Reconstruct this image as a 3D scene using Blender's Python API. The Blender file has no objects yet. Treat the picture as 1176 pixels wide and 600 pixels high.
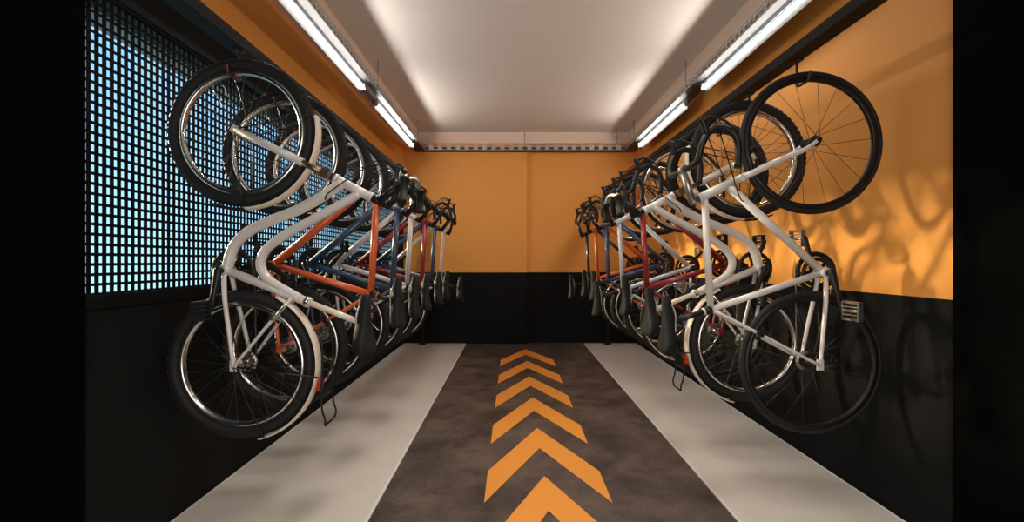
import bpy, bmesh, math, random
from mathutils import Vector, Matrix
random.seed(7)
PI = math.pi
S = bpy.context.scene
COL = S.collection

# ------------------------------------------------------------------ materials
def mat(name, color, rough=0.5, metal=0.0, spec=0.5, coat=0.0, bump=None, mottle=None):
    m = bpy.data.materials.new(name); m.use_nodes = True
    nt = m.node_tree; b = nt.nodes['Principled BSDF']
    b.inputs['Base Color'].default_value = (*color, 1)
    b.inputs['Roughness'].default_value = rough
    b.inputs['Metallic'].default_value = metal
    b.inputs['Specular IOR Level'].default_value = spec
    b.inputs['Coat Weight'].default_value = coat
    b.inputs['Coat Roughness'].default_value = 0.12
    if bump or mottle:
        tc = nt.nodes.new('ShaderNodeTexCoord')
    if bump:
        n = nt.nodes.new('ShaderNodeTexNoise'); n.inputs['Scale'].default_value = bump[0]; n.inputs['Detail'].default_value = 4
        bp = nt.nodes.new('ShaderNodeBump'); bp.inputs['Strength'].default_value = bump[1]; bp.inputs['Distance'].default_value = 0.01
        nt.links.new(tc.outputs['Object'], n.inputs['Vector']); nt.links.new(n.outputs['Fac'], bp.inputs['Height'])
        nt.links.new(bp.outputs['Normal'], b.inputs['Normal'])
    if mottle:
        sc, other, detail = mottle
        n2 = nt.nodes.new('ShaderNodeTexNoise'); n2.inputs['Scale'].default_value = sc; n2.inputs['Detail'].default_value = detail
        n2.inputs['Roughness'].default_value = 0.74
        r = nt.nodes.new('ShaderNodeValToRGB')
        r.color_ramp.elements[0].position = 0.40; r.color_ramp.elements[0].color = (*color, 1)
        r.color_ramp.elements[1].position = 0.60; r.color_ramp.elements[1].color = (*other, 1)
        nt.links.new(tc.outputs['Object'], n2.inputs['Vector']); nt.links.new(n2.outputs['Fac'], r.inputs['Fac'])
        nt.links.new(r.outputs['Color'], b.inputs['Base Color'])
    return m

def emis(name, color, strength):
    m = bpy.data.materials.new(name); m.use_nodes = True
    b = m.node_tree.nodes['Principled BSDF']
    b.inputs['Base Color'].default_value = (0.9, 0.9, 0.9, 1)
    b.inputs['Emission Color'].default_value = (*color, 1)
    b.inputs['Emission Strength'].default_value = strength
    return m

M = {}
M['orange_wall'] = mat('orange_paint', (0.84, 0.36, 0.074), 0.5, spec=0.3, bump=(30, 0.03))
M['dark_wall'] = mat('charcoal_paint', (0.0122, 0.0126, 0.0126), 0.6, spec=0.03)
M['black_wall'] = mat('black_paint', (0.0022, 0.0022, 0.0022), 0.6, spec=0.01)
M['ceiling'] = mat('white_plaster', (0.80, 0.75, 0.72), 0.8, bump=(9, 0.35), spec=0.2)
M['ledge'] = mat('white_trim_bounce_tint', (0.78, 0.72, 0.68), 0.7, spec=0.2)
M['ledge'].node_tree.nodes['Principled BSDF'].inputs['Base Color'].default_value = (0.78, 0.61, 0.50, 1)  # peach tint paints the walls' orange bounce light into the ledge colour
M['lane'] = mat('dark_concrete', (0.038, 0.030, 0.027), 0.5, bump=(60, 0.4), mottle=(2.6, (0.125, 0.092, 0.076), 15))
M['strip'] = mat('pale_floor_paint', (0.62, 0.58, 0.53), 0.5, mottle=(1.4, (0.66, 0.62, 0.57), 5))
M['strip_edge'] = mat('pale_strip_border', (0.80, 0.77, 0.74), 0.45)
M['arrow'] = mat('orange_floor_paint', (0.80, 0.31, 0.045), 0.55)
M['rack'] = mat('rack_black_steel', (0.009, 0.009, 0.010), 0.55, spec=0.2)
M['hook'] = mat('hook_coated_steel', (0.02, 0.018, 0.017), 0.45)
M['hook_copper'] = mat('hook_copper_steel', (0.12, 0.045, 0.02), 0.4, metal=0.7)
M['mesh'] = mat('mesh_dark_steel', (0.005, 0.0055, 0.006), 0.6, spec=0.15)
M['eave'] = mat('eave_grey_paint', (0.10, 0.105, 0.11), 0.7)
M['tray_base'] = mat('tray_base_dark', (0.06, 0.06, 0.062), 0.6, spec=0.2)
M['cable'] = mat('cable_sheath', (0.03, 0.03, 0.032), 0.6)
M['lamp_shield'] = mat('lamp_shield_grey', (0.010, 0.0105, 0.011), 0.6, spec=0.05)
M['tray'] = mat('galvanised_tray', (0.42, 0.42, 0.43), 0.4, metal=0.35)
M['lamp_body'] = mat('lamp_body_white', (0.07, 0.08, 0.095), 0.45)
M['lamp_cap'] = mat('lamp_cap_grey', (0.25, 0.25, 0.26), 0.5)
M['tube'] = emis('fluorescent_tube', (1.0, 0.93, 0.84), 52)
M['rubber'] = mat('tire_rubber', (0.012, 0.012, 0.013), 0.65, spec=0.3)
M['black'] = mat('satin_black', (0.008, 0.008, 0.009), 0.42, spec=0.35)
M['black_plastic'] = mat('black_plastic', (0.009, 0.010, 0.0105), 0.65, spec=0.25)
M['silver'] = mat('polished_alloy', (0.72, 0.70, 0.67), 0.22, metal=1.0)
M['steel'] = mat('dull_steel', (0.45, 0.44, 0.43), 0.35, metal=1.0)
M['spoke'] = mat('spoke_steel', (0.55, 0.53, 0.50), 0.3, metal=1.0)
M['dark_spoke'] = mat('dark_spoke_steel', (0.06, 0.055, 0.05), 0.4, metal=0.8)
M['cream'] = mat('cream_fender', (0.72, 0.64, 0.54), 0.25, coat=0.6)
M['bronze'] = mat('bronze_stanchion', (0.23, 0.16, 0.11), 0.3, metal=0.9)
M['reflector'] = mat('red_reflector', (0.45, 0.05, 0.02), 0.2, coat=0.5)
M['white_f'] = mat('white_frame_paint', (0.64, 0.61, 0.60), 0.28, coat=0.5)
M['grey_f'] = mat('pale_grey_frame_paint', (0.55, 0.60, 0.68), 0.28, coat=0.5)
M['orange_f'] = mat('orange_frame_paint', (0.62, 0.115, 0.03), 0.3, coat=0.5)
M['blue_f'] = mat('navy_frame_paint', (0.030, 0.060, 0.125), 0.3, coat=0.5)
M['deepblue_f'] = mat('deep_blue_frame_paint', (0.035, 0.06, 0.13), 0.3, coat=0.5)
M['red_f'] = mat('dark_red_frame_paint', (0.26, 0.018, 0.025), 0.3, coat=0.5)
M['black_f'] = mat('black_frame_paint', (0.015, 0.015, 0.017), 0.3, coat=0.5)

# ------------------------------------------------------------------ mesh builder
def catmull(pts, k=6):
    P = [Vector(p) for p in pts]
    if len(P) < 3: return P
    out = []
    for i in range(len(P) - 1):
        p0 = P[i - 1] if i > 0 else P[i] * 2 - P[i + 1]
        p1, p2 = P[i], P[i + 1]
        p3 = P[i + 2] if i + 2 < len(P) else P[i + 1] * 2 - P[i]
        for j in range(k):
            t = j / k
            out.append(0.5 * ((2 * p1) + (p2 - p0) * t + (2 * p0 - 5 * p1 + 4 * p2 - p3) * t * t + (3 * p1 - p0 - 3 * p2 + p3) * t ** 3))
    out.append(P[-1])
    return out

class MB:
    def __init__(self, T=None):
        self.v = []; self.f = []; self.mi = []; self.sm = []; self.T = T
    def _add(self, vs, fs, m=0, smooth=False):
        o = len(self.v)
        self.v += [tuple(self.T(*p)) if self.T else tuple(p) for p in vs]
        for f in fs:
            self.f.append([i + o for i in f]); self.mi.append(m); self.sm.append(smooth)
        return self
    def box(self, a0, a1, b0, b1, c0, c1, m=0):
        vs = [(a, b, c) for a in (a0, a1) for b in (b0, b1) for c in (c0, c1)]
        return self._add(vs, [(0, 1, 3, 2), (4, 6, 7, 5), (0, 4, 5, 1), (2, 3, 7, 6), (0, 2, 6, 4), (1, 5, 7, 3)], m)
    def bbox(self, c, size, ax=(1, 0, 0), ay=(0, 1, 0), az=(0, 0, 1), m=0):   # oriented box
        c, ax, ay, az = Vector(c), Vector(ax).normalized(), Vector(ay).normalized(), Vector(az).normalized()
        vs = [c + ax * size[0] / 2 * i + ay * size[1] / 2 * j + az * size[2] / 2 * k for i in (-1, 1) for j in (-1, 1) for k in (-1, 1)]
        return self._add(vs, [(0, 1, 3, 2), (4, 6, 7, 5), (0, 4, 5, 1), (2, 3, 7, 6), (0, 2, 6, 4), (1, 5, 7, 3)], m)
    def tube(self, pts, r, n=10, m=0, curve=0, flat=1.0):
        P = catmull(pts, curve) if curve else [Vector(p) for p in pts]
        N = len(P)
        if isinstance(r, (tuple, list)):
            R = [r[0] + (r[1] - r[0]) * i / max(N - 1, 1) for i in range(N)] if len(r) == 2 else list(r)
        else: R = [r] * N
        tan = []
        for i in range(N):
            t = (P[min(i + 1, N - 1)] - P[max(i - 1, 0)])
            tan.append(t.normalized())
        ref = Vector((0, 0, 1)) if abs(tan[0].z) < 0.9 else Vector((1, 0, 0))
        nx = tan[0].cross(ref).normalized()
        vs = []; fs = []
        for i in range(N):
            nx = (nx - tan[i] * nx.dot(tan[i])).normalized()
            ny = tan[i].cross(nx)
            for k in range(n):
                a = 2 * PI * k / n
                vs.append(P[i] + nx * math.cos(a) * R[i] + ny * math.sin(a) * R[i] * flat)
        for i in range(N - 1):
            for k in range(n):
                fs.append((i * n + k, i * n + (k + 1) % n, (i + 1) * n + (k + 1) % n, (i + 1) * n + k))
        self._add(vs, fs, m, True)
        o = len(self.v) - len(vs)
        for cap in (range(n), range((N - 1) * n, N * n)):
            self.f.append([o + i for i in cap]); self.mi.append(m); self.sm.append(False)
        return self
    def ring(self, prof, c=(0, 0), n=72, m=0, a0=0, a1=2 * PI, closed=True, smooth=True):
        """sweep a profile [(radius, w)] about the w axis through c (coordinates u, v, w)"""
        full = abs(a1 - a0 - 2 * PI) < 1e-6
        k = len(prof); steps = n if full else n + 1
        vs = []; fs = []
        for i in range(steps):
            a = a0 + (a1 - a0) * i / n
            for (r, w) in prof: vs.append((c[0] + r * math.cos(a), c[1] + r * math.sin(a), w))
        for i in range(n):
            j = (i + 1) % steps
            for q in range(k if closed else k - 1):
                q2 = (q + 1) % k
                fs.append((i * k + q, i * k + q2, j * k + q2, j * k + q))
        self._add(vs, fs, m, smooth)
        if not full and closed:
            o = len(self.v) - len(vs)
            for cap in (range(k), range((steps - 1) * k, steps * k)):
                self.f.append([o + i for i in cap]); self.mi.append(m); self.sm.append(False)
        return self
    def build(self, name, mats, parent=None, loc=None):
        me = bpy.data.meshes.new(name)
        me.from_pydata(self.v, [], self.f)
        mats = mats if isinstance(mats, (list, tuple)) else [mats]
        for x in mats: me.materials.append(x)
        me.polygons.foreach_set('material_index', self.mi)
        me.polygons.foreach_set('use_smooth', self.sm)
        bm = bmesh.new(); bm.from_mesh(me)
        bmesh.ops.recalc_face_normals(bm, faces=bm.faces)
        bm.to_mesh(me); bm.free(); me.update()
        o = bpy.data.objects.new(name, me); COL.objects.link(o)
        if loc: o.location = loc
        if parent: o.parent = parent
        return o

def tag(o, label=None, cat=None, group=None, kind=None):
    if label: o['label'] = label
    if cat: o['category'] = cat
    if group: o['group'] = group
    if kind: o['kind'] = kind
    return o
def empty(name, loc, label, cat, group=None):
    o = bpy.data.objects.new(name, None); COL.objects.link(o); o.location = loc
    o.empty_display_size = 0.1
    return tag(o, label, cat, group)

# ------------------------------------------------------------------ room
XL, XR, YB, YF, ZC = -1.575, 1.815, 6.25, -1.5, 3.06
WIN0, WIN1, SILL, HEAD = 1.572, 6.12, 1.07, 2.235
T = 0.14
def struct(name, mb, mats, label, cat, parent=None):
    o = mb.build(name, mats, parent)
    return tag(o, label, cat, kind='structure') if parent is None else o

b = MB().box(XL - T, XR + T, YF - T, YB + 0.2, -0.12, 0)
struct('floor', b, M['lane'], 'dark mottled concrete floor with a driving lane down the middle', 'floor')
b = MB().box(XL - T, XR + T, YF - T, YB + 0.2, ZC, ZC + 0.12)
struct('ceiling', b, M['ceiling'], 'white textured plaster ceiling', 'ceiling')

b = MB()
b.box(XL - T, XL, WIN0, YB + 0.2, 0, SILL, 0)
b.box(XL - T, XL, WIN0, YB + 0.2, HEAD, 2.46, 0)
b.box(XL - T, XL, WIN1, YB + 0.2, SILL, HEAD, 0)
b.box(XL - T, XL, WIN0, YB + 0.2, 2.46, ZC, 1)
b.box(XL - T, XL, YF - T, WIN0, 0, ZC, 2)
struct('wall_left', b, [M['dark_wall'], M['orange_wall'], M['black_wall']], 'charcoal left wall with orange paint above the rack', 'wall')
b = MB()
b.box(XR, XR + T, 1.755, YB + 0.2, 0, 1.04, 0)
b.box(XR, XR + T, 1.755, YB + 0.2, 1.04, ZC, 1)
b.box(XR, XR + T, YF - T, 1.755, 0, ZC, 2)
struct('wall_right', b, [M['dark_wall'], M['orange_wall'], M['black_wall']], 'orange right wall above a charcoal dado', 'wall')
b = MB()
XS = 0.215
b.box(XL, XS, YB, YB + 0.2, 0, 1.035, 0); b.box(XL, XS, YB, YB + 0.2, 1.035, ZC, 1)
b.box(XS, XR, YB + 0.07, YB + 0.2, 0, 1.035, 0); b.box(XS, XR, YB + 0.07, YB + 0.2, 1.035, ZC, 1)
struct('wall_back', b, [M['dark_wall'], M['orange_wall']], 'orange end wall with charcoal dado and a step in the middle', 'wall')
b = MB(); b.box(XL, -1.15, YF - T, YF, 0, ZC); b.box(1.4, XR, YF - T, YF, 0, ZC); b.box(-1.15, 1.4, YF - T, YF, 2.5, ZC)  # unseen wall; its gap is added so sky fill reaches the room
struct('wall_front', b, M['black_wall'], 'black wall behind the viewer with an opening added for fill light', 'wall')
# portal jambs
b = MB().box(XL, XL + 0.02, 0.9, WIN0, 0, ZC)
struct('trim_1', b, M['black_wall'], 'black jamb at the left edge of the mesh window', 'jamb')
b = MB().box(XR - 0.02, XR, 0.9, 1.755, 0, ZC)
struct('trim_2', b, M['black_wall'], 'black jamb at the near end of the orange right wall', 'jamb')
# white ledge round the ceiling
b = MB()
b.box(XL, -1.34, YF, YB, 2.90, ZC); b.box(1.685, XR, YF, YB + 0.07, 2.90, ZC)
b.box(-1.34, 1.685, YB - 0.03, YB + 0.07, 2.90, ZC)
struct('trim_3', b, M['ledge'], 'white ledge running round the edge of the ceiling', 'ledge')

# mesh window
win = tag(bpy.data.objects.new('window_1', None), 'long window of dark steel mesh with blue daylight behind it', 'window', kind='structure')
COL.objects.link(win); win.location = (XL, WIN0, SILL)
L = WIN1 - WIN0; H = HEAD - SILL
b = MB()
n = int(L / 0.0316)
for i in range(n + 1):
    y = L * i / n; b.box(-0.034, -0.031, y - 0.0082, y + 0.0082, 0, H)
k = 30
for i in range(k + 1):
    z = H * i / k; b.box(-0.0308, -0.0275, 0, L, z - 0.006, z + 0.006)
b.build('mesh_screen', M['mesh'], win)
b = MB()
b.box(-0.05, 0.012, -0.0, L, -0.05, -0.004); b.box(-0.05, 0.012, 0, L, H + 0.004, H + 0.035)
b.box(-0.05, 0.012, L - 0.03, L, 0, H)
b.build('frame', M['mesh'], win)
# dark eave beam outside the mesh
b = MB().box(XL - 0.42, XL - 0.20, 0.5, 8, 2.315, 2.75)
struct('trim_4', b, M['eave'], 'dark eave beam outside behind the top of the mesh', 'beam')

# floor strips
def strip(x0, x1, label):
    b = MB()
    e = 0.014
    b.box(x0 + e, x1 - e, 0.2, YB - 0.0, 0.0, 0.006, 0)
    b.box(x0, x0 + e, 0.2, YB, 0.0, 0.006, 1); b.box(x1 - e, x1, 0.2, YB, 0.0, 0.006, 1)
    tag(b.build('floor_strip', [M['strip'], M['strip_edge']]), label, 'floor strip', 'pale strips beside the lane')
strip(XL + 0.012, -0.662, 'pale grey painted floor strip under the left row of bicycles')
strip(1.037, XR - 0.012, 'pale grey painted floor strip under the right row of bicycles')

# chevrons
names = ['orange floor arrow farthest away, closest to the end wall', 'second orange floor arrow from the end wall',
         'third orange floor arrow from the end wall', 'fourth orange floor arrow from the end wall',
         'fifth orange floor arrow from the end wall, widest one seen whole', 'nearest orange floor arrow, cut off by the bottom edge of the photo']
for i in range(6):
    yt = 5.855 - 0.691 * i; xc = 0.18; hw = 0.318
    out = [(xc, yt), (xc + hw, yt - 0.634), (xc + hw, yt - 0.955), (xc - 0.004, yt - 0.33), (xc - hw, yt - 0.955), (xc - hw, yt - 0.634)]
    b = MB()
    nv = [(x, y, z) for z in (0.0, 0.002) for (x, y) in out]
    b._add(nv, [(6, 7, 8, 9), (6, 9, 10, 11), (0, 3, 2, 1), (0, 5, 4, 3)] + [(q, (q + 1) % 6, 6 + (q + 1) % 6, 6 + q) for q in range(6)])
    tag(b.build('floor_arrow', M['arrow']), names[i], 'arrow', 'arrows painted along the lane')

# ------------------------------------------------------------------ racks
def rack(x0, x1, z0, z1, hooks, label, copper=False):
    xc = (x0 + x1) / 2
    r = empty('bicycle_rack', (xc, 6.15, 0), label, 'rack', 'steel racks along both walls')
    T_ = lambda x, y, z: (x - xc, y - 6.15, z)
    b = MB(T_).box(x0, x1, 0.35, 6.21, z0, z1)
    b.build('beam', M['rack'], r)
    for y in (6.16, 0.5):
        MB(T_).box(xc - 0.02, xc + 0.02, y - 0.02, y + 0.02, 0.012, z0).build('post', M['rack'], r)
        MB(T_).box(xc - 0.045, xc + 0.045, y - 0.045, y + 0.045, 0.0065, 0.018).build('foot_plate', M['rack'], r)
    for i, (hx, y, zi) in enumerate(hooks):     # zi: underside of the rim the hook carries
        pts = [(hx, y + 0.046, z0), (hx, y + 0.046, zi + 0.02), (hx, y + 0.038, zi - 0.004), (hx, y + 0.018, zi - 0.0075), (hx, y, zi - 0.0075),
               (hx, y - 0.018, zi - 0.0075), (hx, y - 0.036, zi - 0.002), (hx, y - 0.044, zi + 0.018), (hx, y - 0.048, zi + 0.032)]
        h = MB(T_).tube(pts, 0.0062, 8, curve=3)
        h.box(hx - 0.02, hx + 0.02, y + 0.025, y + 0.067, z0 - 0.006, z0 + 0.0)
        h.build('hook', M['hook_copper'] if (copper and i == 0) else M['hook'], r)

# ------------------------------------------------------------------ cable trays and lamps
def tray_side(b, fixed0, fixed1, axis, a0, a1, z0, z1, pitch, rows):
    """perforated plate: rails and uprights leave real openings"""
    def bx(a, c, za, zb):
        if axis == 'y': b.box(fixed0, fixed1, a, c, za, zb)
        else: b.box(a, c, fixed0, fixed1, za, zb)
    h = z1 - z0; rail = h * (0.16 if rows > 1 else 0.11)
    bx(a0, a1, z0, z0 + rail); bx(a0, a1, z1 - rail, z1)
    inner = (h - 2 * rail)
    for q in range(1, rows): bx(a0, a1, z0 + rail + inner * q / rows - rail * 0.4, z0 + rail + inner * q / rows + rail * 0.4)
    n = int((a1 - a0) / pitch)
    for q in range(rows):
        for i in range(n + 1):
            a = a0 + (a1 - a0) * i / n + (pitch / 2 if q % 2 else 0)
            if a + pitch * 0.24 < a1 and a - pitch * .24 > a0:
                bx(a - pitch * 0.24, a + pitch * 0.24, z0 + rail + inner * q / rows, z0 + rail + inner * (q + 1) / rows)
TZ0, TZ1 = 2.772, 2.845
def side_tray(x0, x1, label):
    t = empty('cable_tray', ((x0 + x1) / 2, 4.0, TZ0), label, 'cable tray', 'perforated cable trays under the ceiling')
    T_ = lambda x, y, z: (x - (x0 + x1) / 2, y - 4.0, z - TZ0)
    b = MB(T_); b.box(x0, x1, 0.3, 6.08, TZ0, TZ0 + 0.003)
    b.build('base_plate', M['tray_base'], t)
    for xa in (x0, x1 - 0.003):
        b = MB(T_); tray_side(b, xa, xa + 0.003, 'y', 0.3, 6.08, TZ0 + 0.003, TZ1, 0.062, 2)
        b.build('perforated_side', M['tray'], t)
    for q in range(4):
        xq = x0 + 0.02 + (x1 - x0 - 0.04) * q / 3
        MB(T_).tube([(xq + 0.004 * math.sin(3 * yy + q), yy, TZ0 + 0.019 + 0.012 * (q % 2)) for yy in [0.3 + 0.3 * e for e in range(20)]], 0.0155, 8).build('cable', M['cable'], t)
    for y in (1.0, 2.33, 4.0, 5.7):
        xi = x0 + 0.012 if abs(x0) < abs(x1) else x1 - 0.012
        MB(T_).tube([(xi, y, TZ0 + 0.003), (xi, y, ZC)], 0.006, 8).build('hanger_rod', M['tray'], t)
    if x0 < 0:
        jb = MB(T_).box(-1.345, -1.285, 3.77, 4.09, TZ0 - 0.04, TZ0)
        jb.box(-1.348, -1.282, 3.79, 4.07, TZ0 - 0.052, TZ0 - 0.04)
        jb.build('junction_box', M['lamp_cap'], t)
side_tray(-1.385, -1.232, 'perforated metal cable tray along the left wall, carrying lamps')
side_tray(1.60, 1.755, 'perforated metal cable tray along the right wall, carrying lamps')
t = empty('cable_tray', (0.18, 6.15, TZ0), 'perforated cable tray running across the end wall', 'cable tray', 'perforated cable trays under the ceiling')
T_ = lambda x, y, z: (x - 0.18, y - 6.15, z - TZ0)
MB(T_).box(-1.40, 1.765, 6.10, 6.21, TZ0, TZ0 + 0.003).build('base_plate', M['tray_base'], t)
for ya in (6.10, 6.207):
    b = MB(T_); tray_side(b, ya, ya + 0.003, 'x', -1.40, 1.765, TZ0 + 0.003, TZ1, 0.125, 1)
    b.build('perforated_side', M['tray'], t)
for q in range(3):
    MB(T_).tube([(-1.38 + 0.3 * e, 6.128 + 0.027 * q + 0.003 * math.sin(2 * e + q), TZ0 + 0.022 + 0.014 * (q % 2)) for e in range(11)], 0.0165, 8).build('cable', M['cable'], t)
for x in (-1.2, 0.18, 1.5):
    MB(T_).tube([(x, 6.155, TZ0 + .003), (x, 6.155, ZC)], 0.006, 8).build('hanger_rod', M['tray'], t)

def lamp(x, y0, y1, label):
    yc = (y0 + y1) / 2
    sg = -1 if x < 0 else 1                       # towards the wall
    t = empty('tube_light', (x, yc, TZ0), label, 'light', 'fluorescent tube lights under the cable trays')
    T_ = lambda a, bb, c: (a * sg, bb - yc, c)
    MB(T_).box(0.006, 0.066, y0, y1, -0.034, 0.0).build('housing', M['lamp_body'], t)
    b = MB(T_); b._add([(a, yy, z) for yy in (y0, y1) for (a, z) in ((0.0150, -0.034), (0.0185, -0.034), (0.0205, -0.118), (0.017, -0.118))],
                       [(0, 1, 2, 3), (7, 6, 5, 4), (0, 4, 5, 1), (1, 5, 6, 2), (2, 6, 7, 3), (3, 7, 4, 0)])
    b.build('reflector', M['lamp_shield'], t)  # opaque dark lip, added to keep the tube's light off the wall
    MB(T_).tube([(0, y0 + 0.03, -0.075), (0, y1 - 0.03, -0.075)], 0.0115, 14).build('tube', M['tube'], t)
    for ya, yb in ((y0, y0 + 0.03), (y1 - 0.03, y1)):
        MB(T_).box(-0.012, 0.0145, ya, yb, -0.09, -0.034).build('socket', M['lamp_cap'], t)
lamp(-1.288, 2.25, 3.76, 'bright tube light nearest on the left, under the left cable tray')
lamp(-1.288, 4.10, 5.62, 'bright tube light at the far end of the left cable tray')
lamp(1.655, 2.25, 3.76, 'bright tube light nearest on the right, under the right cable tray')
lamp(1.655, 4.10, 5.62, 'bright tube light at the far end of the right cable tray')
# ------------------------------------------------------------------ bicycles
SPOKES = {}
def spoke_mesh(rim_r, rh, wf, variant, matname, side):
    key = (rim_r, rh, wf, variant, matname, side)
    if key in SPOKES: return SPOKES[key]
    sgn = 1 if variant % 2 else -1
    lean = (1 if variant // 2 else -1) * 1.1
    p0 = (rh * math.cos(lean), rh * math.sin(lean), wf * sgn); p1 = (rim_r, 0, 0.004 * sgn)
    b = MB(lambda u, v, w: (side * v, w, u)).tube([p0, p1], 0.0013, 4)
    o = b.build('spoke', M[matname]); me = o.data
    bpy.data.objects.remove(o)
    SPOKES[key] = me
    return me

TYPES = {
    # front hub u, seat tube etc. given in u (forward), v (up) from the rear hub
    'road': dict(R=0.340, tr=0.0145, rim_in=0.292, rim_w=0.012, spokes=18, wb=1.045, bb=(0.428, -0.058),
                 seat=(0.253, 0.475), tt=(0.79, 0.505), h0=(0.778, 0.535), h1=(0.862, 0.365), saddle=(0.205, 0.70), tubes=(0.0155, 0.0185)),
    'mtb': dict(R=0.338, tr=0.0255, rim_in=0.268, rim_w=0.014, spokes=24, wb=1.045, bb=(0.445, -0.062),
                seat=(0.285, 0.465), tt=(0.79, 0.495), h0=(0.775, 0.53), h1=(0.853, 0.375), saddle=(0.20, 0.625), tubes=(0.0175, 0.022)),
    'city': dict(R=0.335, tr=0.0275, rim_in=0.262, rim_w=0.016, spokes=28, wb=1.05, bb=(0.425, -0.072),
                 seat=(0.285, 0.285), tt=(0.774, 0.535), h0=(0.752, 0.592), h1=(0.842, 0.42), saddle=(0.155, 0.575), tubes=(0.02, 0.024)),
}
def lerp2(a, b, t): return (a[0] + (b[0] - a[0]) * t, a[1] + (b[1] - a[1]) * t)

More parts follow.
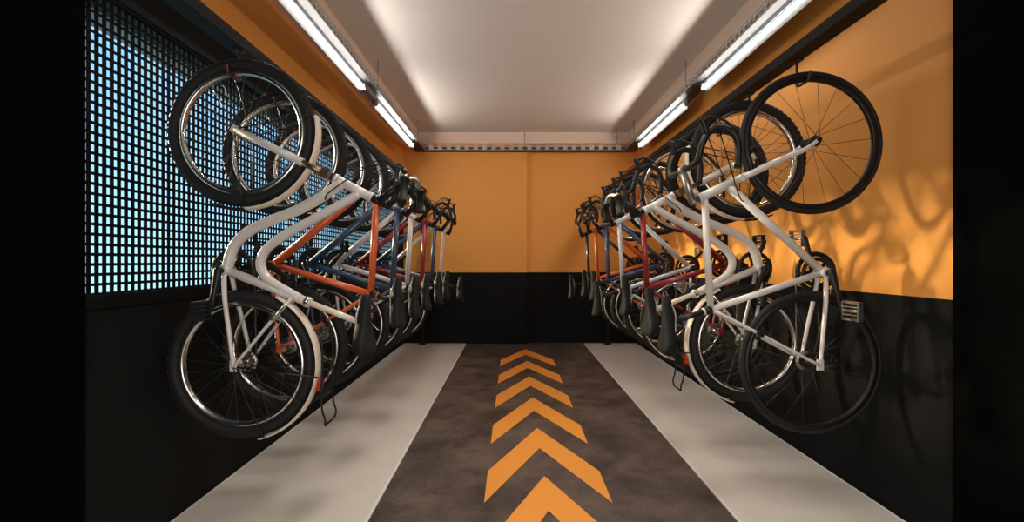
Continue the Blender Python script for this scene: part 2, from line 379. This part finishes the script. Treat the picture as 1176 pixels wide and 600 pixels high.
def bicycle(kind, side, X, Y, Zf, paint, label, crank=(-0.92, -0.38), rim='silver', bars=None, forkpaint=None, spoke='dark_spoke', rz=0.0, stem='black', tilt=0.0):
    """side +1: row on the left wall (bicycle's up points to +X), -1: row on the right wall"""
    K = TYPES[kind]; R = K['R']; wb = K['wb']
    zr = Zf - wb                       # height of the rear hub
    root = empty('bicycle', (X, Y, zr - R), label, 'bicycle', 'bicycles hanging in the left row' if side > 0 else 'bicycles hanging in the right row')
    root.rotation_euler = (0, 0, rz)
    Tm = lambda u, v, w: (side * v, w, u + R)
    mb = lambda: MB(Tm)
    P3 = lambda p, w=0.0: (p[0], p[1], w)
    fp = M[paint]; bars = bars or {'road': 'drop', 'mtb': 'flat', 'city': 'swept'}[kind]
    bb, seat, tt, h0, h1 = K['bb'], K['seat'], K['tt'], K['h0'], K['h1']
    r1, r2 = K['tubes']
    # ---- frame
    f = mb()
    f.tube([P3(h0), P3(h1)], 0.021, 14)
    for p, d in ((h0, 0.02), (h1, -0.02)):
        q = lerp2(h0, h1, 0.07 if d > 0 else 0.93)
        f.tube([P3(p), P3(q)], 0.0245, 14)
    f.tube([P3(bb, -0.036), P3(bb, 0.036)], 0.023, 14)
    f.tube([P3(bb), P3(seat)], r1, 12)
    if kind == 'city':
        f.tube([(0.825, 0.456, 0), (0.765, 0.37, 0), (0.703, 0.26, 0), (0.655, 0.14, 0), (0.602, 0.03, 0), (0.53, -0.04, 0), (0.425, -0.072, 0)], r2, 12, curve=6, flat=1.0)
        f.tube([(0.776, 0.535, 0), (0.715, 0.43, 0), (0.645, 0.30, 0), (0.58, 0.185, 0), (0.515, 0.105, 0), (0.448, 0.083, 0), (0.385, 0.115, 0), (0.335, 0.19, 0), (0.295, 0.262, 0)], r1 * 1.05, 12, curve=6)
        stay_top = lerp2(bb, seat, 0.86)
    else:
        f.tube([P3(seat), P3(tt)], (r1, r1 * 1.05), 12)
        f.tube([P3(lerp2(h0, h1, 0.8)), P3(bb)], (r2, r2), 12)
        stay_top = seat
    top = lerp2(bb, seat, 1.07)
    f.tube([P3(seat), P3(top)], r1 + 0.003, 12)
    for s in (-1, 1):
        f.tube([(bb[0] - 0.01, bb[1] * 0.95, 0.024 * s), (bb[0] * 0.70, bb[1] * 0.75, 0.040 * s), (bb[0] * 0.35, bb[1] * 0.35, 0.055 * s), (0, 0, 0.065 * s)], (0.011, 0.008), 8, curve=4)
        st = lerp2(stay_top, (0, 0), 0.02)
        f.tube([(st[0], st[1], 0.016 * s), (st[0] * 0.72, st[1] * 0.72, 0.038 * s), (st[0] * 0.4, st[1] * 0.4, 0.052 * s), (0, 0, 0.065 * s)], (0.009, 0.0065), 8, curve=4)
        f.bbox((0.004, 0.0, 0.064 * s), (0.05, 0.03, 0.006))
    f.tube([(st[0] * 0.76, st[1] * 0.76, -0.036), (st[0] * 0.76, st[1] * 0.76, 0.036)], 0.006, 8)
    frame = f.build('frame', fp, root)
    # ---- wheels
    rmat = M[rim]
    for idx, c in enumerate(((0.0, 0.0), (wb, 0.0))):
        ri, rw, tr = K['rim_in'], K['rim_w'], K['tr']
        ro = R - 2 * tr + 0.006
        w = mb()
        w.ring([(ri, -rw * 0.55), (ri, rw * 0.55), (ri + 0.006, rw * 0.85), (ro, rw), (ro, rw * 0.8), (ro - 0.008, rw * .6), (ro - 0.008, -rw * .6), (ro, -rw * 0.8), (ro, -rw), (ri + 0.006, -rw * 0.85)], c, 80)
        wheel = w.build('wheel', rmat, root)
        t_ = mb(); rc = R - tr; sec = 12
        prof = [(rc + tr * math.cos(2 * PI * q / sec), tr * math.sin(2 * PI * q / sec)) for q in range(sec)]
        t_.ring(prof, c, 88)
        if kind != 'road':
            nk = 66
            for q in range(nk):
                a = 2 * PI * q / nk
                e = (math.cos(a), math.sin(a), 0); tn = (-math.sin(a), math.cos(a), 0)
                for (ww, rr, off) in ((0, R - 0.001, 0), (-0.55, rc + tr * 0.80, 0.5), (0.55, rc + tr * 0.80, 0.5)):
                    a2 = a + off * 2 * PI / nk
                    e = Vector((math.cos(a2), math.sin(a2), ww * 1.1)); tn = Vector((-math.sin(a2), math.cos(a2), 0))
                    pos = (c[0] + rr * math.cos(a2), c[1] + rr * math.sin(a2), ww * tr)
                    en = e.normalized()
                    t_.bbox(pos, (0.006, 0.014, tr * 0.42), en, tn, en.cross(tn))
        t_.build('tire', M['rubber'], wheel)
        hw = 0.05 if idx else 0.062
        h = mb()
        h.ring([(0.0001, -hw), (0.011, -hw), (0.011, -0.036), (0.026, -0.034), (0.026, -0.030), (0.014, -0.024), (0.014, 0.024), (0.026, 0.030), (0.026, 0.034), (0.011, 0.036), (0.011, hw), (0.0001, hw)], c, 20, closed=False)
        h.build('hub', M['black'] if kind == 'road' else M['steel'], wheel)
        for q in range(K['spokes']):
            so = bpy.data.objects.new('spoke', spoke_mesh(ri + 0.002, 0.024, 0.031, q % 4, spoke, side))
            COL.objects.link(so); so.parent = wheel
            so.location = Tm(c[0], c[1], 0)
            so.rotation_euler = (0, 2 * PI * (q + 0.3) / K['spokes'], 0)
        if idx == 0:
            cs = mb()
            for j in range(5):
                rr = 0.048 - 0.006 * j; w0 = 0.036 + 0.0045 * j
                cs.ring([(0.012, w0), (rr, w0), (rr, w0 + 0.002), (0.012, w0 + 0.002)], c, 28)
            cs.build('cassette', M['steel'], wheel)
    # ---- fork
    ax = Vector((h1[0] - h0[0], h1[1] - h0[1])).normalized()
    cr = (h1[0] + ax.x * 0.025, h1[1] + ax.y * 0.025)        # crown
    fm = M[forkpaint] if forkpaint else fp
    fk = mb()
    if kind == 'city' or (kind == 'mtb'):
        sw = 0.052
        mid = lerp2(cr, (wb, 0), 0.27)
        for s in (-1, 1):
            fk.tube([P3(lerp2(cr, (wb, 0), 0.25), sw * s), P3((wb, 0), sw * s)], (0.0185, 0.014), 12)
            fk.bbox((wb, 0, sw * s), (0.034, 0.034, 0.014), (ax.x, ax.y, 0), (-ax.y, ax.x, 0))
        arch = lerp2(cr, (wb, 0), 0.30)
        nrm = (-ax.y, ax.x)
        off = 0.0
        fork = fk.build('fork', fm, root)
        for s in (-1, 1):
            mb().tube([P3(cr, sw * s), P3(lerp2(cr, (wb, 0), 0.30), sw * s)], 0.0135, 12).build('stanchion', M['bronze'] if kind == 'city' else M['steel'], fork)
        c_ = mb().bbox((cr[0], cr[1], 0), (0.036, 0.04, 0.14), (ax.x, ax.y, 0), (-ax.y, ax.x, 0))
        c_.build('crown', M['bronze'] if kind == 'city' else M['black'], fork)
    else:
        d = Vector((wb - cr[0], -cr[1]))
        fk.tube([P3(cr, -0.044), P3((cr[0] - ax.x * .008, cr[1] - ax.y * .008), 0), P3(cr, 0.044)], 0.017, 10)
        for s in (-1, 1):
            fk.tube([(cr[0], cr[1], 0.044 * s), (cr[0] + d.x * 0.45 - .004, cr[1] + d.y * 0.45 - .004, 0.049 * s), (cr[0] + d.x * 0.8 - .008, cr[1] + d.y * 0.8 - .010, 0.052 * s), (wb, 0, 0.052 * s)], (0.0155, 0.008), 12, curve=4)
        fork = fk.build('fork', fm, root)
        for s in (-1, 1):
            mb().tube([(wb, 0, 0.050 * s), (wb, 0, 0.064 * s)], 0.011, 10).build('axle_nut', M['black'], fork)
    if forkpaint: fork['label'] = 'white fork'
    # ---- stem and handlebar
    st0 = (h0[0] - ax.x * 0.03, h0[1] - ax.y * 0.03)
    if bars == 'drop':
        clamp = (st0[0] + 0.15, st0[1] + 0.045)
    elif bars == 'flat':
        clamp = (st0[0] + 0.10, st0[1] + 0.075)
    else:
        clamp = (st0[0] + 0.085, st0[1] + 0.11)
    s_ = mb()
    s_.tube([P3(h0), P3((st0[0] - ax.x * 0.012, st0[1] - ax.y * 0.012))], 0.0165, 12)
    s_.tube([P3(st0), P3(clamp)], (0.018, 0.0165), 12)
    s_.tube([P3(clamp, -0.024), P3(clamp, 0.024)], 0.0205, 12)
    s_.build('stem', M[stem], root)
    hb = mb()
    ends = []
    if bars == 'drop':
        pts = [(0, 0, 0), (0, 0, 0.13), (0.015, -0.002, 0.165), (0.07, -0.01, 0.18), (0.125, -0.04, 0.183), (0.145, -0.09, 0.185), (0.12, -0.145, 0.187), (0.06, -0.165, 0.188), (-0.03, -0.16, 0.19)]
        for s in (-1, 1):
            hb.tube([(clamp[0] + p[0], clamp[1] + p[1], p[2] * s) for p in pts], 0.0145, 10, curve=5)
        H = hb.build('handlebar', M['black'], root)
        for s in (-1, 1):
            l = mb()
            a = (clamp[0] + 0.118, clamp[1] - 0.03, 0.183 * s)
            l.tube([a, (a[0] + 0.045, a[1] + 0.012, a[2]), (a[0] + 0.07, a[1] + 0.026, a[2])], (0.016, 0.012), 10, curve=4)
            l.tube([(a[0] + 0.06, a[1] + 0.012, a[2]), (a[0] + 0.075, a[1] - 0.03, a[2]), (a[0] + 0.055, a[1] - 0.085, a[2]), (a[0] + 0.02, a[1] - 0.125, a[2])], (0.007, 0.005), 8, curve=4)
            l.build('brake_lever', M['black'], H)
        g0 = (clamp[0] + 0.14, clamp[1] - 0.02)
    else:
        half = 0.19 if bars == 'flat' else 0.18
        if bars == 'flat': pts = [(0, 0, 0), (0, 0, 0.03), (0.0, 0.015, 0.06), (-0.004, 0.022, 0.085), (-0.02, 0.024, half)]
        else: pts = [(0, 0, 0), (0.01, 0.0, 0.03), (0.03, 0.015, 0.07), (0.03, 0.035, 0.11), (-0.02, 0.045, 0.15), (-0.11, 0.04, half)]
        for s in (-1, 1):
            hb.tube([(clamp[0] + p[0], clamp[1] + p[1], p[2] * s) for p in pts], 0.0115, 10, curve=5)
        H = hb.build('handlebar', M['black'] if bars == 'flat' else M['steel'], root)
        for s in (-1, 1):
            a, e = Vector(pts[-2]), Vector(pts[-1]); d = (e - a).normalized()
            g0_ = e - d * 0.11; g1_ = e + d * 0.006
            q = lambda p: (clamp[0] + p[0], clamp[1] + p[1], p[2] * s)
            g = mb().tube([q(g0_), q(g0_ + d * 0.012), q(g0_ + d * 0.013), q(e - d * 0.012), q(e - d * 0.011), q(g1_)], [0.021, 0.021, 0.0165, 0.0175, 0.021, 0.021], 12)
            g.build('grip', M['black_plastic'], H)
            l = mb()
            bs = g0_ - d * 0.02
            l.tube([q(bs), q(bs + Vector((0.025, -0.015, 0)))], 0.011, 8)
            l.tube([q(bs + Vector((0.022, -0.014, 0))), q(bs + Vector((0.045, -0.03, 0.0))), q(bs + d * 0.06 + Vector((0.045, -0.035, 0))), q(bs + d * 0.11 + Vector((0.04, -0.035, 0)))], (0.006, 0.0045), 8, curve=4)
            l.build('brake_lever', M['black'], H)
        g0 = (clamp[0] + 0.03, clamp[1])
    # cables
    for s in (-1, 1):
        wv = 0.16 if bars == 'drop' else 0.09
        tgt = (cr[0] - 0.01, cr[1] + 0.03, 0.03) if s > 0 else (h1[0] - 0.10, h1[1] - 0.035, -0.025)
        mb().tube([(g0[0], g0[1], wv * s), (g0[0] + 0.05, g0[1] - 0.03, wv * s * 0.8), (g0[0] + 0.06, g0[1] - 0.11, wv * 0.4 * s), (tgt[0] + 0.04, tgt[1] + 0.03, tgt[2] * 1.2), tgt], 0.0028, 6, curve=6).build('brake_cable', M['black_plastic'], root)
    # ---- seat post and saddle
    sd = K['saddle']
    sx = Vector((seat[0] - bb[0], seat[1] - bb[1])).normalized()
    tlen = (sd[1] - 0.045 - seat[1]) / sx.y
    ptop = (seat[0] + sx.x * tlen, seat[1] + sx.y * tlen)
    sp = mb().tube([P3(seat), P3(ptop)], 0.0135, 12)
    sp.tube([P3(ptop, -0.02), P3(ptop, 0.02)], 0.013, 10)
    sp.build('seat_post', M['cream'] if kind == 'city' else M['black'], root)
    cl = mb().tube([P3(lerp2(bb, seat, 1.0)), P3(lerp2(bb, seat, 1.055))], r1 + 0.006, 12)
    cl.tube([P3(lerp2(bb, seat, 1.03), -0.03), P3(lerp2(bb, seat, 1.03), 0.032)], 0.006, 8)
    cl.build('seat_clamp', M['silver'] if kind == 'city' else M['black'], root)
    wide = 0.095 if kind == 'city' else 0.07
    ln = 0.27
    prof = [(0.0, 0.016, 0.022, 0.0), (0.03, 0.022, 0.034, 0.004), (0.25, 0.026, 0.040, 0.002), (0.45, 0.034, 0.044, 0.0), (0.62, wide * 0.68, 0.05, 0.0), (0.8, wide * 0.97, 0.060, 0.006), (0.92, wide, 0.064, 0.012), (0.985, wide * 0.86, 0.052, 0.014), (1.0, wide * 0.6, 0.03, 0.012)]
    if kind == 'city': prof = [(a, h_, d_ * 1.25, e_) for a, h_, d_, e_ in prof]
    vs = []; n_ = 16
    u0 = ptop[0] + 0.125
    for (a, hwid, dep, up) in prof:
        for q in range(n_):
            an = 2 * PI * q / n_
            ww = hwid * math.copysign(abs(math.cos(an)) ** 0.75, math.cos(an))
            vv = math.sin(an)
            vs.append((u0 - ln * a, ptop[1] + 0.035 + up + (0.014 * vv if vv > 0 else dep * vv * 0.85), ww))
    fs = [(i * n_ + q, i * n_ + (q + 1) % n_, (i + 1) * n_ + (q + 1) % n_, (i + 1) * n_ + q) for i in range(len(prof) - 1) for q in range(n_)]
    fs += [tuple(range(n_)), tuple(range((len(prof) - 1) * n_, len(prof) * n_))]
    sa = mb(); sa._add(vs, fs, 0, True)
    so = sa.build('saddle', M['black_plastic'], root)
    rl = mb()
    for s in (-1, 1):
        rl.tube([(u0 - 0.04, ptop[1] + 0.01, 0.012 * s), (u0 - 0.09, ptop[1] - 0.004, 0.022 * s), (u0 - 0.17, ptop[1] - 0.004, 0.022 * s), (u0 - 0.235, ptop[1] + 0.0, 0.04 * s)], 0.0035, 6, curve=3)
    rl.build('saddle_rail', M['steel'], so)
    # ---- crankset
    cw = 0.046
    ck = mb()
    rings = ((0.096, cw), (0.074, cw - 0.008)) if kind != 'city' else ((0.096, cw),)
    for rr, w0 in rings:
        ck.ring([(rr - 0.019, w0), (rr, w0), (rr, w0 + 0.003), (rr - 0.019, w0 + 0.003)], bb, 48)
    nt = 44
    for q in range(nt):
        a = 2 * PI * q / nt
        ck.bbox((bb[0] + 0.0975 * math.cos(a), bb[1] + 0.0975 * math.sin(a), cw + 0.0015), (0.005, 0.006, 0.002), (math.cos(a), math.sin(a), 0), (-math.sin(a), math.cos(a), 0))
    for q in range(5):
        a = 2 * PI * q / 5 + 0.4
        ck.tube([(bb[0], bb[1], cw + 0.006), (bb[0] + 0.085 * math.cos(a), bb[1] + 0.085 * math.sin(a), cw + 0.002)], (0.012, 0.006), 8, flat=0.5)
    ck.tube([P3(bb, -0.055), P3(bb, 0.066)], 0.013, 12)
    crk = ck.build('crankset', M['black'], root)
    cd = Vector(crank).normalized()
    for s in (-1, 1):
        dv = cd * (1 if s < 0 else -1)
        e = (bb[0] + dv.x * 0.172, bb[1] + dv.y * 0.172)
        w0 = 0.062 * s; w1 = 0.075 * s
        arm = mb().tube([(bb[0] - dv.x * 0.018, bb[1] - dv.y * 0.018, w0), (bb[0], bb[1], w0), (bb[0] + dv.x * .09, bb[1] + dv.y * .09, w0 * 1.08), (e[0], e[1], w1), (e[0] + dv.x * 0.012, e[1] + dv.y * 0.012, w1)], [0.012, 0.019, 0.013, 0.014, 0.008], 10, flat=0.6)
        arm.build('crank_arm', M['black'], crk)
        pd = mb()
        wa, wc = 0.088 * s, 0.178 * s
        pd.tube([(e[0], e[1], w1), (e[0], e[1], wc)], 0.008, 8)
        for ww in (wa, wc): pd.bbox((e[0], e[1], ww), (0.082, 0.022, 0.007))
        for uu in (-0.038, 0.038): pd.bbox((e[0] + uu, e[1], (wa + wc) / 2), (0.009, 0.026, 0.088))
        for uu in (-0.018, 0.018): pd.bbox((e[0] + uu, e[1], (wa + wc) / 2), (0.006, 0.014, 0.088))
        pd.build('pedal', M['steel'] if (kind == 'road') else M['black_plastic'], crk)
    # ---- chain
    rc_, rf = 0.097, 0.036
    dirv = Vector((bb[0], bb[1])).normalized(); nn = Vector((-dirv.y, dirv.x))
    loop = []
    for q in range(13):
        a = PI / 2 - PI * q / 12
        dvv = nn * math.sin(a) + dirv * math.cos(a); loop.append((bb[0] + dvv.x * rc_, bb[1] + dvv.y * rc_, cw + 0.0015))
    for q in range(9):
        a = -PI / 2 - PI * q / 8
        dvv = nn * math.sin(a) + dirv * math.cos(a); loop.append((dvv.x * rf, dvv.y * rf, 0.046))
    loop.append(loop[0])
    mb().tube(loop, 0.0042, 6).build('chain', M['dark_spoke'], root)
    if kind != 'city':
        d = mb()
        for (pu, pv) in ((0.015, -0.075), (-0.0, -0.145)):
            d.ring([(0.006, 0.042), (0.021, 0.042), (0.021, 0.050), (0.006, 0.050)], (pu, pv), 16)
        d.bbox((0.008, -0.11, 0.055), (0.022, 0.11, 0.004), (0.97, 0.2, 0), (-0.2, 0.97, 0))
        d.tube([(0, -0.02, 0.07), (0.02, -0.05, 0.075), (0.015, -0.075, 0.058)], 0.012, 8, curve=3)
        d.build('derailleur', M['black'], root)
    # ---- brakes
    brk = [(lerp2((0, 0), stay_top, (R - K['tr'] * 1.6) / math.hypot(*stay_top) if math.hypot(*stay_top) > R else 0.9), (0, 0)), (lerp2((wb, 0), cr, min(0.92, (R - 0.01) / math.hypot(wb - cr[0], cr[1]))), (wb, 0))]
    for (p, hub) in brk:
        d = Vector((p[0] - hub[0], p[1] - hub[1])).normalized()
        q_ = mb()
        for s in (-1, 1):
            a = (p[0] - d.x * 0.03, p[1] - d.y * 0.03); e = (p[0] + d.x * 0.055, p[1] + d.y * 0.055)
            q_.tube([(a[0], a[1], 0.05 * s), (p[0], p[1], 0.046 * s), (e[0], e[1], 0.034 * s)], (0.008, 0.006), 8)
            q_.bbox((a[0] + d.x * 0.003, a[1] + d.y * 0.003, 0.026 * s), (0.013, 0.06, 0.014), (d.x, d.y, 0), (-d.y, d.x, 0))
            q_.tube([(a[0], a[1], 0.05 * s), (a[0], a[1], 0.026 * s)], 0.005, 6)
        q_.tube([(p[0] + d.x * 0.052, p[1] + d.y * 0.052, -0.034), (p[0] + d.x * 0.052, p[1] + d.y * 0.052, 0.034)], 0.003, 6)
        q_.build('brake', M['silver'] if kind == 'city' else M['black'], root)
    # ---- city extras
    if kind == 'city':
        def arc(c, ang0, ang1, name='fender'):
            rr = R + 0.013
            pr = [(rr - 0.004, -0.028), (rr + 0.002, -0.022), (rr + 0.005, -0.012), (rr + 0.006, 0), (rr + 0.005, 0.012), (rr + 0.002, 0.022), (rr - 0.004, 0.028), (rr - 0.006, 0.026), (rr - 0.001, 0.020), (rr + 0.003, 0), (rr - 0.001, -0.020), (rr - 0.006, -0.026)]
            return mb().ring(pr, c, 56, a0=ang0, a1=ang1)
        # angles: 0 = forward (up the wall), 90 deg = bicycle's up (into the room)
        D = math.radians
        fr = arc((0, 0), D(28), D(166)).build('fender', M['cream'], root)
        ff = arc((wb, 0), D(78), D(178)).build('fender', M['cream'], root)
        arc((wb, 0), D(176), D(203)).build('mudflap', M['black_plastic'], ff)
        for (fe, c, angs, wa) in ((fr, (0, 0), (120, 160), 0.066), (ff, (wb, 0), (78, 176), 0.058)):
            for an in angs:
                for s in (-1, 1):
                    e = (c[0] + (R + 0.008) * math.cos(D(an)), c[1] + (R + 0.008) * math.sin(D(an)))
                    mid = ((c[0] + e[0]) / 2 + 0.02 * math.sin(D(an)) * 0, (c[1] + e[1]) / 2)
                    mb().tube([(c[0], c[1], wa * s), (mid[0], mid[1], wa * s * 0.9), (e[0], e[1], 0.035 * s)], 0.0032, 6, curve=4).build('fender_stay', M['black'], fe)
        rf_ = mb().bbox(((R + 0.03) * math.cos(D(105)), (R + 0.03) * math.sin(D(105)), 0), (0.05, 0.018, 0.04), (-math.sin(D(105)), math.cos(D(105)), 0), (math.cos(D(105)), math.sin(D(105)), 0))
        rf_.build('reflector', M['reflector'], fr)
        # luggage rack
        lr = mb()
        vv = 0.385
        for s in (-1, 1):
            lr.tube([(0.16, vv - 0.045, 0.03 * s), (0.10, vv, 0.055 * s), (-0.16, vv, 0.06 * s), (-0.23, vv + 0.015, 0.06 * s), (-0.262, vv + 0.012, 0.05 * s)], 0.0045, 8, curve=4)
            lr.tube([(-0.05, vv, 0.06 * s), (0.0, 0.02, 0.072 * s)], 0.004, 8)
        lr.tube([(-0.262, vv + 0.012, -0.052), (-0.262, vv + 0.012, 0.052)], 0.0045, 8)
        for uu in (0.10, 0.02, -0.06, -0.14): lr.tube([(uu, vv, -0.058), (uu, vv, 0.058)], 0.004, 6)
        lr.build('luggage_rack', M['black'], root)
        gc = mb()
        gc.ring([(0.035, 0.056), (0.108, 0.056), (0.112, 0.059), (0.108, 0.062), (0.035, 0.062)], bb, 40, a0=D(60), a1=D(300))
        gc.build('chain_guard', M['black_plastic'], root)
    return root

R_, L_ = -1, 1
lefts = [
    ('city', -1.225, 1.96, 1.783, 'white_f', 'white city bicycle with twin curved tubes, nearest in the left row', dict(crank=(-0.985, -0.13))),
    ('mtb', -1.23, 2.34, 1.78, 'orange_f', 'orange bicycle just behind the white city bicycle in the left row', dict(crank=(-0.5, 0.8))),
    ('mtb', -1.225, 2.74, 1.78, 'blue_f', 'navy blue bicycle just behind the orange bicycle in the left row', dict(crank=(-0.9, 0.4), forkpaint='white_f')),
    ('mtb', -1.235, 3.16, 1.78, 'white_f', 'white bicycle between the navy one and the dark red one, left row', dict(crank=(0.7, 0.7))),
    ('mtb', -1.22, 3.60, 1.78, 'red_f', 'dark red bicycle in the left row, behind a white one', dict(crank=(-0.8, -0.6))),
    ('mtb', -1.22, 4.05, 1.775, 'deepblue_f', 'deep blue bicycle second from the far end of the left row', dict(crank=(-1, 0.1))),
    ('road', -1.22, 4.50, 1.765, 'white_f', 'white bicycle at the far end of the left row', dict(crank=(-0.6, -0.8))),
]
rights = [
    ('road', 1.42, 2.05, 1.762, 'white_f', 'white road bicycle with thin black wheels, nearest in the right row', dict(crank=(-0.98, -0.2), rim='black', spoke='dark_spoke', stem='steel')),
    ('city', 1.345, 2.47, 1.783, 'white_f', 'white city bicycle with twin curved tubes and fenders, second in right row', dict(crank=(-0.9, 0.42))),
    ('mtb', 1.36, 2.86, 1.78, 'red_f', 'dark red bicycle third in the right row, behind the white city bicycle', dict(crank=(0.8, 0.5), rim='black', bars='drop')),
    ('road', 1.355, 3.42, 1.765, 'grey_f', 'pale grey bicycle fourth in the right row, behind the dark red one', dict(crank=(-0.7, 0.7))),
    ('mtb', 1.36, 3.98, 1.78, 'deepblue_f', 'deep blue bicycle in the right row, in front of the orange one', dict(crank=(-1, 0.2))),
    ('mtb', 1.355, 4.45, 1.78, 'orange_f', 'orange bicycle second from the far end of the right row', dict(crank=(-0.8, -0.6), rim='silver', bars='drop')),
    ('road', 1.36, 4.93, 1.765, 'black_f', 'black bicycle at the far end of the right row', dict(crank=(-0.9, 0.5))),
]
def hook_spots(rows, hx):
    out = []
    for (kind, x, y, zf, *_r) in rows:
        ri = TYPES[kind]['rim_in']
        out.append((hx, y, zf + math.sqrt(ri * ri - (hx - x) ** 2) + 0.0))
    return out
for r in lefts: bicycle(r[0], L_, r[1], r[2], r[3], r[4], r[5], **r[6])
for r in rights: bicycle(r[0], R_, r[1], r[2], r[3], r[4], r[5], **r[6])
rack(-1.315, -1.235, 2.18, 2.232, hook_spots(lefts, -1.265), 'black steel rack beam on posts along the left wall, with hooks for bicycles', copper=True)
rack(1.327, 1.405, 2.175, 2.222, hook_spots(rights, 1.385), 'black steel rack beam on posts along the right wall, with hooks for bicycles')

# ------------------------------------------------------------------ light
sun = bpy.data.lights.new('low_sun', 'SUN'); sun.energy = 13.0; sun.angle = math.radians(5.0); sun.color = (1.0, 0.82, 0.52)
so = bpy.data.objects.new('low_sun', sun); COL.objects.link(so)
d = Vector((0.38, -0.15, -0.083)).normalized()
so.rotation_euler = d.to_track_quat('-Z', 'Y').to_euler(); so.location = (-6, 5, 4)

def fill_spot(x, y, power):         # unseen spots added over the lane to brighten floor and ceiling
    l = bpy.data.lights.new('fill_spot', 'SPOT'); l.energy = power; l.spot_size = math.radians(112); l.spot_blend = 0.7; l.shadow_soft_size = 0.28; l.color = (1.0, 0.90, 0.78)
    o = bpy.data.objects.new('fill_spot', l); COL.objects.link(o); o.location = (x, y, 3.03)
for y in (0.5, 1.7, 2.85): fill_spot(0.19, y, 88)

w = bpy.data.worlds.new('sky'); S.world = w; w.use_nodes = True
nt = w.node_tree; bg = nt.nodes['Background']
tc = nt.nodes.new('ShaderNodeTexCoord'); sep = nt.nodes.new('ShaderNodeSeparateXYZ'); rp = nt.nodes.new('ShaderNodeValToRGB')
mp = nt.nodes.new('ShaderNodeMapRange'); mp.inputs[1].default_value = -0.1; mp.inputs[2].default_value = 0.5
nt.links.new(tc.outputs['Generated'], sep.inputs[0]); nt.links.new(sep.outputs['Z'], mp.inputs[0]); nt.links.new(mp.outputs[0], rp.inputs['Fac'])
rp.color_ramp.elements[0].position = 0.0; rp.color_ramp.elements[0].color = (0.42, 0.78, 0.90, 1)
rp.color_ramp.elements[1].position = 1.0; rp.color_ramp.elements[1].color = (0.17, 0.42, 0.85, 1)
nt.links.new(rp.outputs['Color'], bg.inputs['Color']); bg.inputs['Strength'].default_value = 1.15
# bright warm patch of sky added as fill light through the entrance opening
mr = nt.nodes.new('ShaderNodeMapRange'); mr.inputs[1].default_value = -0.55; mr.inputs[2].default_value = -0.85
nt.links.new(sep.outputs['Y'], mr.inputs[0])
mx = nt.nodes.new('ShaderNodeMix'); mx.data_type = 'RGBA'; mx.inputs[7].default_value = (2.3, 2.02, 1.75, 1)
nt.links.new(mr.outputs[0], mx.inputs[0]); nt.links.new(rp.outputs['Color'], mx.inputs[6]); nt.links.new(mx.outputs[2], bg.inputs['Color'])

# ------------------------------------------------------------------ camera, view
cam = bpy.data.cameras.new('camera'); co = bpy.data.objects.new('camera', cam); COL.objects.link(co)
co.location = (0, 0, 1.2); co.rotation_euler = (PI / 2, 0, 0)
cam.sensor_width = 36; cam.lens = 36 * 495 / 1176; cam.clip_start = 0.02
S.camera = co
vs_ = S.view_settings
vs_.view_transform = 'Standard'; vs_.look = 'None'; vs_.gamma = 1; vs_.use_curve_mapping = False
vs_.exposure = 0.38
S.display_settings.display_device = 'sRGB'
try:
    S.cycles.use_denoising = True; S.cycles.denoiser = 'OPENIMAGEDENOISE'
    S.cycles.max_bounces = 10; S.cycles.diffuse_bounces = 6
    S.cycles.sample_clamp_indirect = 6
except Exception: pass
